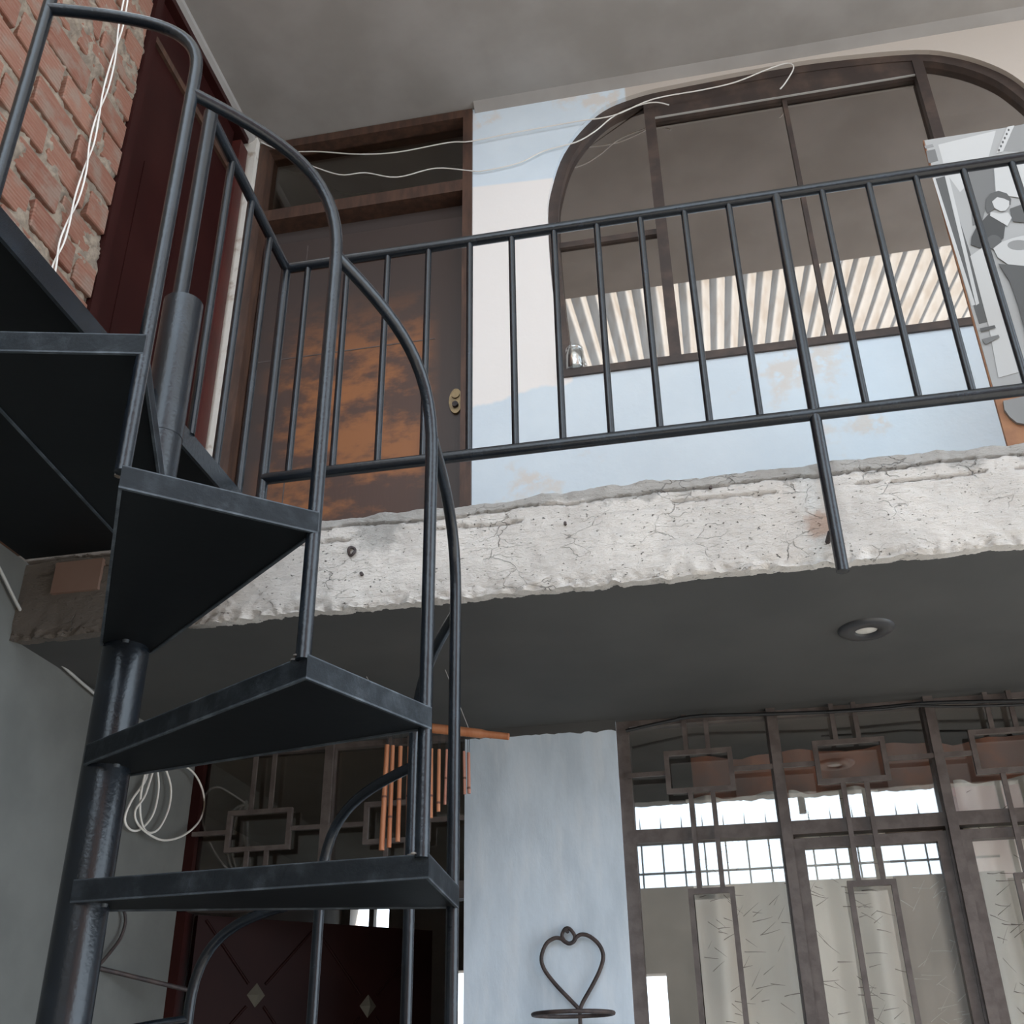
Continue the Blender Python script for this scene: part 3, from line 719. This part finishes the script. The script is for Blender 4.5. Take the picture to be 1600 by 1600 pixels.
shape('print_chain', [(1574, 198), (1585, 196), (1567, 237), (1557, 239)], .78, 2)
for i in range(6):
    shape('print_dot', ellp(1576-i*3.0, 203+i*6.3, 1.6, 2.0, 8), .13, 3)
shape('print_light', [(1553, 262), (1640, 250), (1640, 305), (1600, 310), (1556, 303)], .78)
shape('print_jacket', [(1534, 346), (1546, 333), (1571, 350), (1568, 372), (1552, 384), (1530, 387), (1517, 382), (1518, 370), (1526, 354)], .075, 3)
shape('print_jacket', [(1578, 326), (1600, 318), (1650, 320), (1650, 352), (1583, 346)], .13, 2)
shape('print_hair', [(1540, 326), (1541, 311), (1548, 302), (1560, 298), (1573, 302), (1580, 311), (1579, 320), (1560, 322), (1548, 330), (1543, 333)], .13, 4)
shape('print_face', [(1550, 315), (1558, 308), (1568, 310), (1577, 314), (1577, 322), (1571, 329), (1563, 330), (1554, 325)], .78, 5)
shape('print_collar', [(1548, 331), (1563, 334), (1575, 332), (1581, 340), (1574, 353), (1547, 337)], .78, 4)
shape('print_sleeve', ellp(1553, 378, 12, 11), .13, 4)
shape('print_guitar', [(1552, 388), (1565, 378), (1582, 372), (1640, 358), (1650, 420), (1575, 413), (1559, 402)], .78, 4)
shape('print_guitar_hole', ellp(1592, 383, 18, 8), .38, 5)
shape('print_suit', [(1560, 412), (1650, 420), (1650, 560), (1605, 530), (1592, 480), (1578, 440)], .13, 2)
shape('print_step', [(1531, 513), (1554, 508), (1556, 512), (1533, 518)], .13, 2)
shape('print_step', [(1534, 530), (1560, 523), (1562, 527), (1540, 538)], .24, 2)
w_ = [HY(p, YP-.004) for p in [(1567, 628), (1650, 610), (1650, 668), (1600, 664), (1588, 662), (1577, 653), (1569, 642)]]
tp = MB(); n = 7
tp.prism([(p.x, p.z) for p in w_], 1, YP-.010, YP-.001).build('torn_paper', G[.38], pb)

# ================================================================== SMALL THINGS
# jar on the upstairs sill
jb = HY((899, 578), YW-.0); jx, jz = jb.x, 4.141
jar = empty('glass_jar', (jx, YW+.005, jz), 'small glass jar standing on the upstairs window sill', 'jar')
MB().lathe((jx, YW+.005, jz), [(.0, 0), (.034, 0), (.038, .01), (.038, .07), (.034, .085), (.033, .1), (.031, .1), (.032, .084), (.035, .068), (.035, .012), (0, .006)], 24).build('body', jar_glass, jar)
MB().lathe((jx, YW+.005, jz+.088), [(.0, .018), (.037, .018), (.038, .014), (.038, .0), (.035, 0)], 24).build('rim', jar_glass, jar)

# cables on the upper wall
def cable(name, pts, r, mat, label, group=None, n=6):
    return MB().tube(smooth_path(pts, 5), r, n).build(name, mat, None, label, 'cable', group)
yc = YW-.018
c1p = [(392, 214), (440, 235), (500, 237), (560, 241), (620, 238), (700, 223), (735, 221), (800, 208), (900, 190), (960, 180), (1020, 155), (1100, 140), (1150, 128), (1200, 108), (1230, 99), (1240, 106), (1228, 128), (1219, 139)]
cable('cable', [HY(p, yc-.005) for p in c1p], .0032, cable_white, 'thin white cable strung over the brown door to the head of the arched window')
c2p = [(478, 256), (530, 273), (570, 270), (620, 277), (680, 263), (735, 267), (755, 267), (810, 255), (850, 236), (900, 222), (930, 205), (960, 181), (1000, 164), (1025, 160), (1045, 164)]
cable('cable', [HY(p, yc+.004) for p in c2p], .0032, cable_white, 'lower sagging white cable across the transom of the brown door')
# twisted pair on the brick
px_ = [(200, -20), (189, 40), (178, 90), (165, 140), (152, 185), (143, 225), (133, 265), (120, 310), (106, 350), (96, 380), (86, 412), (78, 450)]
for s_, lab in ((1, 'white cable strand twisting down the bare bricks, ending beside its twin'), (-1, 'second white strand of the twisted pair on the bare bricks')):
    pts = []
    for i, p in enumerate(px_):
        off = 4.2*math.sin(i*math.pi/2+.6)*s_
        q = HX((p[0]+off, p[1]), XLU+.028+.006*s_*math.cos(i*math.pi/2)); pts.append(q)
    cable('cable', pts, .0034, cable_white, lab)
# cable coil and strand on the lower left wall
xk = XL+.02
loops = [[(236, 1165), (229, 1215), (206, 1250), (195, 1280), (205, 1297), (222, 1294), (240, 1270), (248, 1230), (244, 1195), (238, 1170)],
         [(238, 1170), (222, 1230), (219, 1270), (226, 1296), (238, 1301), (251, 1291), (264, 1262), (267, 1230), (258, 1200), (246, 1180)],
         [(246, 1180), (228, 1240), (212, 1265), (214, 1285), (232, 1303), (256, 1313), (285, 1306), (310, 1285), (319, 1258), (315, 1230), (300, 1205), (272, 1188), (240, 1172)]]
pts = []
for li, lp in enumerate(loops):
    pts += [HX(p, xk+.008*li) for p in lp]
cable('cable', pts, .0038, cable_white, 'coil of white cable hanging on the grey-green wall beside the column')
cable('cable', [HX(p, XL+.015) for p in [(-8, 882), (0, 890), (30, 950), (60, 1000), (100, 1042), (150, 1086), (175, 1106)]], .005, cable_grey, 'grey cable running slantwise below the slab on the left wall')
# dark cables along the head of the barred window
cable('cable', [HY(p, YW-.075) for p in [(978, 1142), (1040, 1128), (1090, 1119), (1190, 1116), (1300, 1112), (1400, 1103), (1460, 1098), (1600, 1095), (1700, 1092)]], .006, cable_black, 'thick black cable along the top of the barred window')
cable('cable', [HY(p, YW-.105) for p in [(1290, 1113), (1380, 1108), (1430, 1103), (1500, 1104), (1600, 1101), (1700, 1100)]], .0045, cable_black, 'thinner black cable beneath the thick one at the barred window')

# recessed lamp in the soffit
lc = (.439, 2.93, ZS-.001)
lamp = empty('recessed_lamp', (lc[0], lc[1], ZS-.021), 'round dark recessed lamp set in the porch soffit', 'lamp')
MB().lathe((lc[0], lc[1], ZS-.021), [(.030, .006), (.034, .0), (.070, .002), (.076, .008), (.077, .0115)], 40).build('ring', lamp_dark, lamp)
MB().lathe((lc[0], lc[1], ZS-.021), [(.0, .004), (.015, .0045), (.030, .007)], 32).build('bulb', lamp_glass, lamp)

# bamboo wind chime
YCH = 3.02
ch = empty('wind_chime', tuple(HY((690, 1145), YCH)), 'bamboo wind chime with a row of hanging tubes under the balcony', 'wind chime')
ba, bb = HY((585, 1128), YCH), HY((795, 1151), YCH)
bd = (bb-ba)
MB().tube([ba, ba+bd*.45, ba+bd*.80, ba+bd*.83, bb], [.0145, .0145, .0135, .0105, .010], 14).build('cross_bar', bamboo_m, ch)
for t_ in (.12, .72):
    q = ba+bd*t_; MB().tube([q, (q.x-.07, q.y-.05, ZS)], .0012, 5).build('hanger_string', cable_grey, ch)
tubes = [(605, 1164, 1328, 4.0), (614, 1165, 1324, 3.2), (626, 1166, 1315, 3.3), (640, 1167, 1304, 3.4), (648, 1168, 1296, 3.0), (660, 1169, 1288, 3), (674, 1170, 1278, 3.0), (686, 1171, 1268, 2.8),
         (698, 1171, 1257, 2.0), (707, 1171, 1252, 2.3), (716, 1173, 1248, 2.8), (725, 1174, 1241, 2.2), (732, 1176, 1240, 2.5)]
for i, (x, ya_, yb_, rpx) in enumerate(tubes):
    tq, bq = HY((x, ya_), YCH), HY((x, yb_), YCH)
    r = rpx/F_PX*3.3
    mt = bamboo_pink if i in (4, 8, 9, 11, 12) else bamboo_m
    sway = random.uniform(-.004, .004)
    t = MB().tube([(tq.x, YCH, tq.z), (tq.x+sway*.5, YCH, (tq.z+bq.z)/2), (tq.x+sway, YCH, bq.z)], [r*.95, r, r*1.03], 10).build('chime_tube', mt, ch)
    zz = bq.z+(tq.z-bq.z)*random.uniform(.12, .5)
    MB().tube([(tq.x+sway*.7, YCH, zz-.003), (tq.x+sway*.7, YCH, zz+.003)], r*1.12, 10).build('node', node_dark, t)
    u_ = (tq.x-ba.x)/bd.x; by = ba.z+bd.z*max(0, min(1, u_))
    for dx in (-.002, .002): MB().tube([(tq.x+dx, YCH, tq.z-.004), (tq.x+dx*1.4, YCH, by)], .0008, 4).build('string', cable_black, t)

# heart-shaped iron pot hanger on the pillar
YH = YW-.045
hh = empty('plant_hanger', tuple(HY((890, 1455), YH)), 'heart-shaped iron pot hanger on the blue-grey pillar', 'plant hanger')
def h4(l): return [HY((800+a_/4, 1200+b_/4), YH) for a_, b_ in l]
heart = [(425, 1512), (445, 1460), (510, 1345), (556, 1245), (570, 1170), (545, 1105), (490, 1055), (440, 1040), (405, 1055), (385, 1085), (357, 1097), (330, 1085), (305, 1066), (265, 1064), (215, 1098), (184, 1180), (200, 1255), (270, 1350), (360, 1445), (425, 1512)]
MB().tube(smooth_path(h4(heart), 4), .0062, 8).build('heart', iron_rust, hh)
MB().tube(smooth_path(h4([(385, 1085), (392, 1050), (368, 1012), (345, 1000), (325, 1012), (312, 1050), (330, 1085)]), 4), .0055, 8).build('hanging_loop', iron_rust, hh)
q = HY((885, 1454), YH); MB().tube([(q.x, YH-.012, q.z), (q.x, YW-.02, q.z)], .006, 8).build('nail', iron_rust, hh)
q = h4([(425, 1525)])[0]
rc = Vector((q.x-.005, YH-.11, q.z-.012)); ringp = [rc+Vector((.118*math.cos(a), .105*math.sin(a), .0)) for a in [i*2*math.pi/30 for i in range(30)]]
MB().tube(ringp, .0062, 8, closed=True).build('pot_ring', iron_rust, hh)
MB().tube([q, q+Vector((0, -.004, -.012)), (q.x, YH-.003, q.z-.22), (q.x, YW-.022, q.z-.24)], .006, 8).build('back_stem', iron_rust, hh)

# iron bracket on the lower left wall
bk0 = HX((155, 1513), XL); bk1 = HX((302, 1549), -1.70)
bk = empty('wall_bracket', tuple(bk0), 'rusty iron bracket with a curled brace on the grey-green wall', 'bracket')
MB().tube([bk0, bk0+(bk1-bk0)*.5, bk1], .007, 8).build('arm', iron_rust, bk)
cp = [HX(p, XL+.02) for p in [(155, 1508), (172, 1488), (188, 1466), (196, 1440), (192, 1420), (180, 1408), (170, 1400)]]
MB().tube(smooth_path(cp, 4), .005, 8).build('brace', iron_rust, bk)

# curtains in the ground floor window
def curtain(name, xa_, xb_, ztop, fabric, ink, label, seed, y=YW+.13):
    rnd = random.Random(seed); nxc, nzc = 60, 24; zb_ = .35
    def yy(x, z_):
        u_ = (x-xa_)
        return y+.030*math.sin(u_*30+seed)+.014*math.sin(u_*63+seed*2)*(1-.3*(ztop-z_))
    root = empty(name, ((xa_+xb_)/2, y, zb_), label, 'curtain', 'curtains inside the barred window')
    vs_ = [(xa_+(xb_-xa_)*i/nxc, yy(xa_+(xb_-xa_)*i/nxc, ztop-(ztop-zb_)*j/nzc), ztop-(ztop-zb_)*j/nzc) for i in range(nxc+1) for j in range(nzc+1)]
    w_ = nzc+1
    MB().add(vs_, [(i*w_+j, (i+1)*w_+j, (i+1)*w_+j+1, i*w_+j+1) for i in range(nxc) for j in range(nzc)], True).build('cloth', fabric, root)
    st_ = MB(); cnt = int((xb_-xa_)*760)
    for _ in range(cnt):
        x = rnd.uniform(xa_+.01, xb_-.03); z_ = rnd.uniform(.5, ztop-.02); a_ = rnd.choice((.15, -.2, .6, -.7, 1.0, -.1)); L_ = rnd.uniform(.025, .065)
        pr, nx_ = [], 5
        for i in range(nx_+1):
            xx = x+L_*math.cos(a_)*i/nx_; z2_ = z_+L_*math.sin(a_)*i/nx_
            if xx > xb_-.002: break
            hw = .0014*(1-.7*i/nx_); pr.append((xx, z2_, hw))
        o_ = len(st_.v)
        for xx, z2_, hw in pr:
            yv = yy(xx, z2_)-.0025; st_.v += [(xx, yv, z2_-hw), (xx, yv, z2_+hw)]
        for i in range(len(pr)-1): st_.f.append((o_+2*i, o_+2*i+2, o_+2*i+3, o_+2*i+1)); st_.sm.append(False)
    st_.build('printed_twigs', ink, root, kind='stuff')
cloth_m = plain('cream_curtain', (0.84, 0.81, 0.74), .9, 0, (0.78, 0.74, 0.67), 3)
cloth_b = plain('taupe_curtain', (0.36, 0.28, 0.225), .9, 0, (0.30, 0.24, 0.2), 3)
ink_d = plain('twig_print', (0.16, 0.13, 0.11), .9); ink_l = plain('pale_twig_print', (0.62, 0.57, 0.48), .9)
curtain('curtain', -.125, .20, 2.40, cloth_m, ink_d, 'cream curtain with dark twig print next to the uncurtained strip by the pillar', 3)
curtain('curtain', .215, .505, 2.40, cloth_m, ink_d, 'cream twig-print curtain in the middle bay of the barred window', 5)
curtain('curtain', .51, .70, 2.40, cloth_b, ink_l, 'taupe curtain with pale twig print between the cream curtains', 8, YW+.19)
curtain('curtain', .735, 1.25, 2.40, cloth_m, ink_d, 'cream twig-print curtain beyond the taupe curtain', 11)
curtain('curtain', 1.27, 1.72, 2.40, cloth_m, ink_d, 'cream twig-print curtain against the far jamb of the barred window', 13)

va = MB(); nv_ = 90; vx0, vx1 = -.10, 1.70
pts_t, pts_b = [], []
for i in range(nv_+1):
    x = vx0+(vx1-vx0)*i/nv_; y = YW+.30+.012*math.sin(x*40)
    drop = 2.36+.035*abs(math.sin((x-vx0)*math.pi/.36))
    va.v += [(x, y, 2.57+.02*abs(math.sin((x-.08)*math.pi/.36))), (x, y, drop)]
for i in range(nv_): va.f.append((2*i, 2*i+2, 2*i+3, 2*i+1)); va.sm.append(True)
va.build('valance', plain('terracotta_valance', (0.62, 0.27, 0.16), .9, 0, (0.42, 0.25, 0.2), 7), None, 'scalloped terracotta valance behind the top panes of the barred window', 'valance')

# ================================================================== COURTYARD BEHIND THE CAMERA (seen in the glass)
bwall = MB().box(-9, 2.7, -5.0, -4.8, 0, 3.5).build('wall_boundary', far_wall_m, label='rendered boundary wall across the courtyard', kind='structure')
fn = empty('spiked_fence', (0, -4.85, 3.5), 'thin iron fence with spikes on top of the boundary wall', 'fence')
for zz in (3.65, 3.96): MB().box(-9, 2.7, -4.86, -4.84, zz-.011, zz+.011).build('rail', galv_dark, fn)
bar_me = MB().box(-.009, .009, -.009, .009, 0, .58).add([(-.009, -.009, .58), (.009, -.009, .58), (.009, .009, .58), (-.009, .009, .58), (0, 0, .76)], [(0, 1, 4), (1, 2, 4), (2, 3, 4), (3, 0, 4)]).mesh('bar')
bar_me.materials.append(galv_dark)
for i in range(50):
    o = bpy.data.objects.new('bar', bar_me); COL.objects.link(o); o.parent = fn; o.location = (-8.8-0+.225*i, 0, -.0); o.location = (-8.8+.225*i, 0, 0)
nb = MB().box(2.95, 9, -9, -4.4, 0, 8.5).build('neighbour_house', far_brick, None, 'reddish brick house beyond the boundary wall', 'building')
# corrugated canopy
YA, ZA, YB = 2.2, 6.053, -1.4; sl = math.tan(math.radians(15))
for si, (xa_, xb_) in enumerate(((-1.6, -.2), (-.2, 1.1), (1.1, 2.4), (2.4, 4.9))):
    cn = MB(); nxc = int((xb_-xa_)/.0068); vs_ = []
    for i in range(nxc+1):
        x = xa_+(xb_-xa_)*i/nxc; dz = .030*math.sin(x*2*math.pi/.10)+.003*(si % 2)
        for y in (YA, (YA+YB)/2, YB): vs_.append((x, y, ZA+(YA-y)*sl+dz))
    cn.add(vs_, [(i*3+j, (i+1)*3+j, (i+1)*3+j+1, i*3+j+1) for i in range(nxc) for j in range(2)], True)
    lb = ['weathered translucent corrugated sheet over the stair side of the courtyard', 'weathered translucent corrugated sheet second from the stair side', 'weathered translucent corrugated sheet third from the stair side', 'narrow weathered translucent corrugated sheet at the outer end of the canopy'][si]
    cn.build('corrugated_sheet', roofing_m, None, lb, 'roofing sheet', 'sheets of the courtyard canopy')
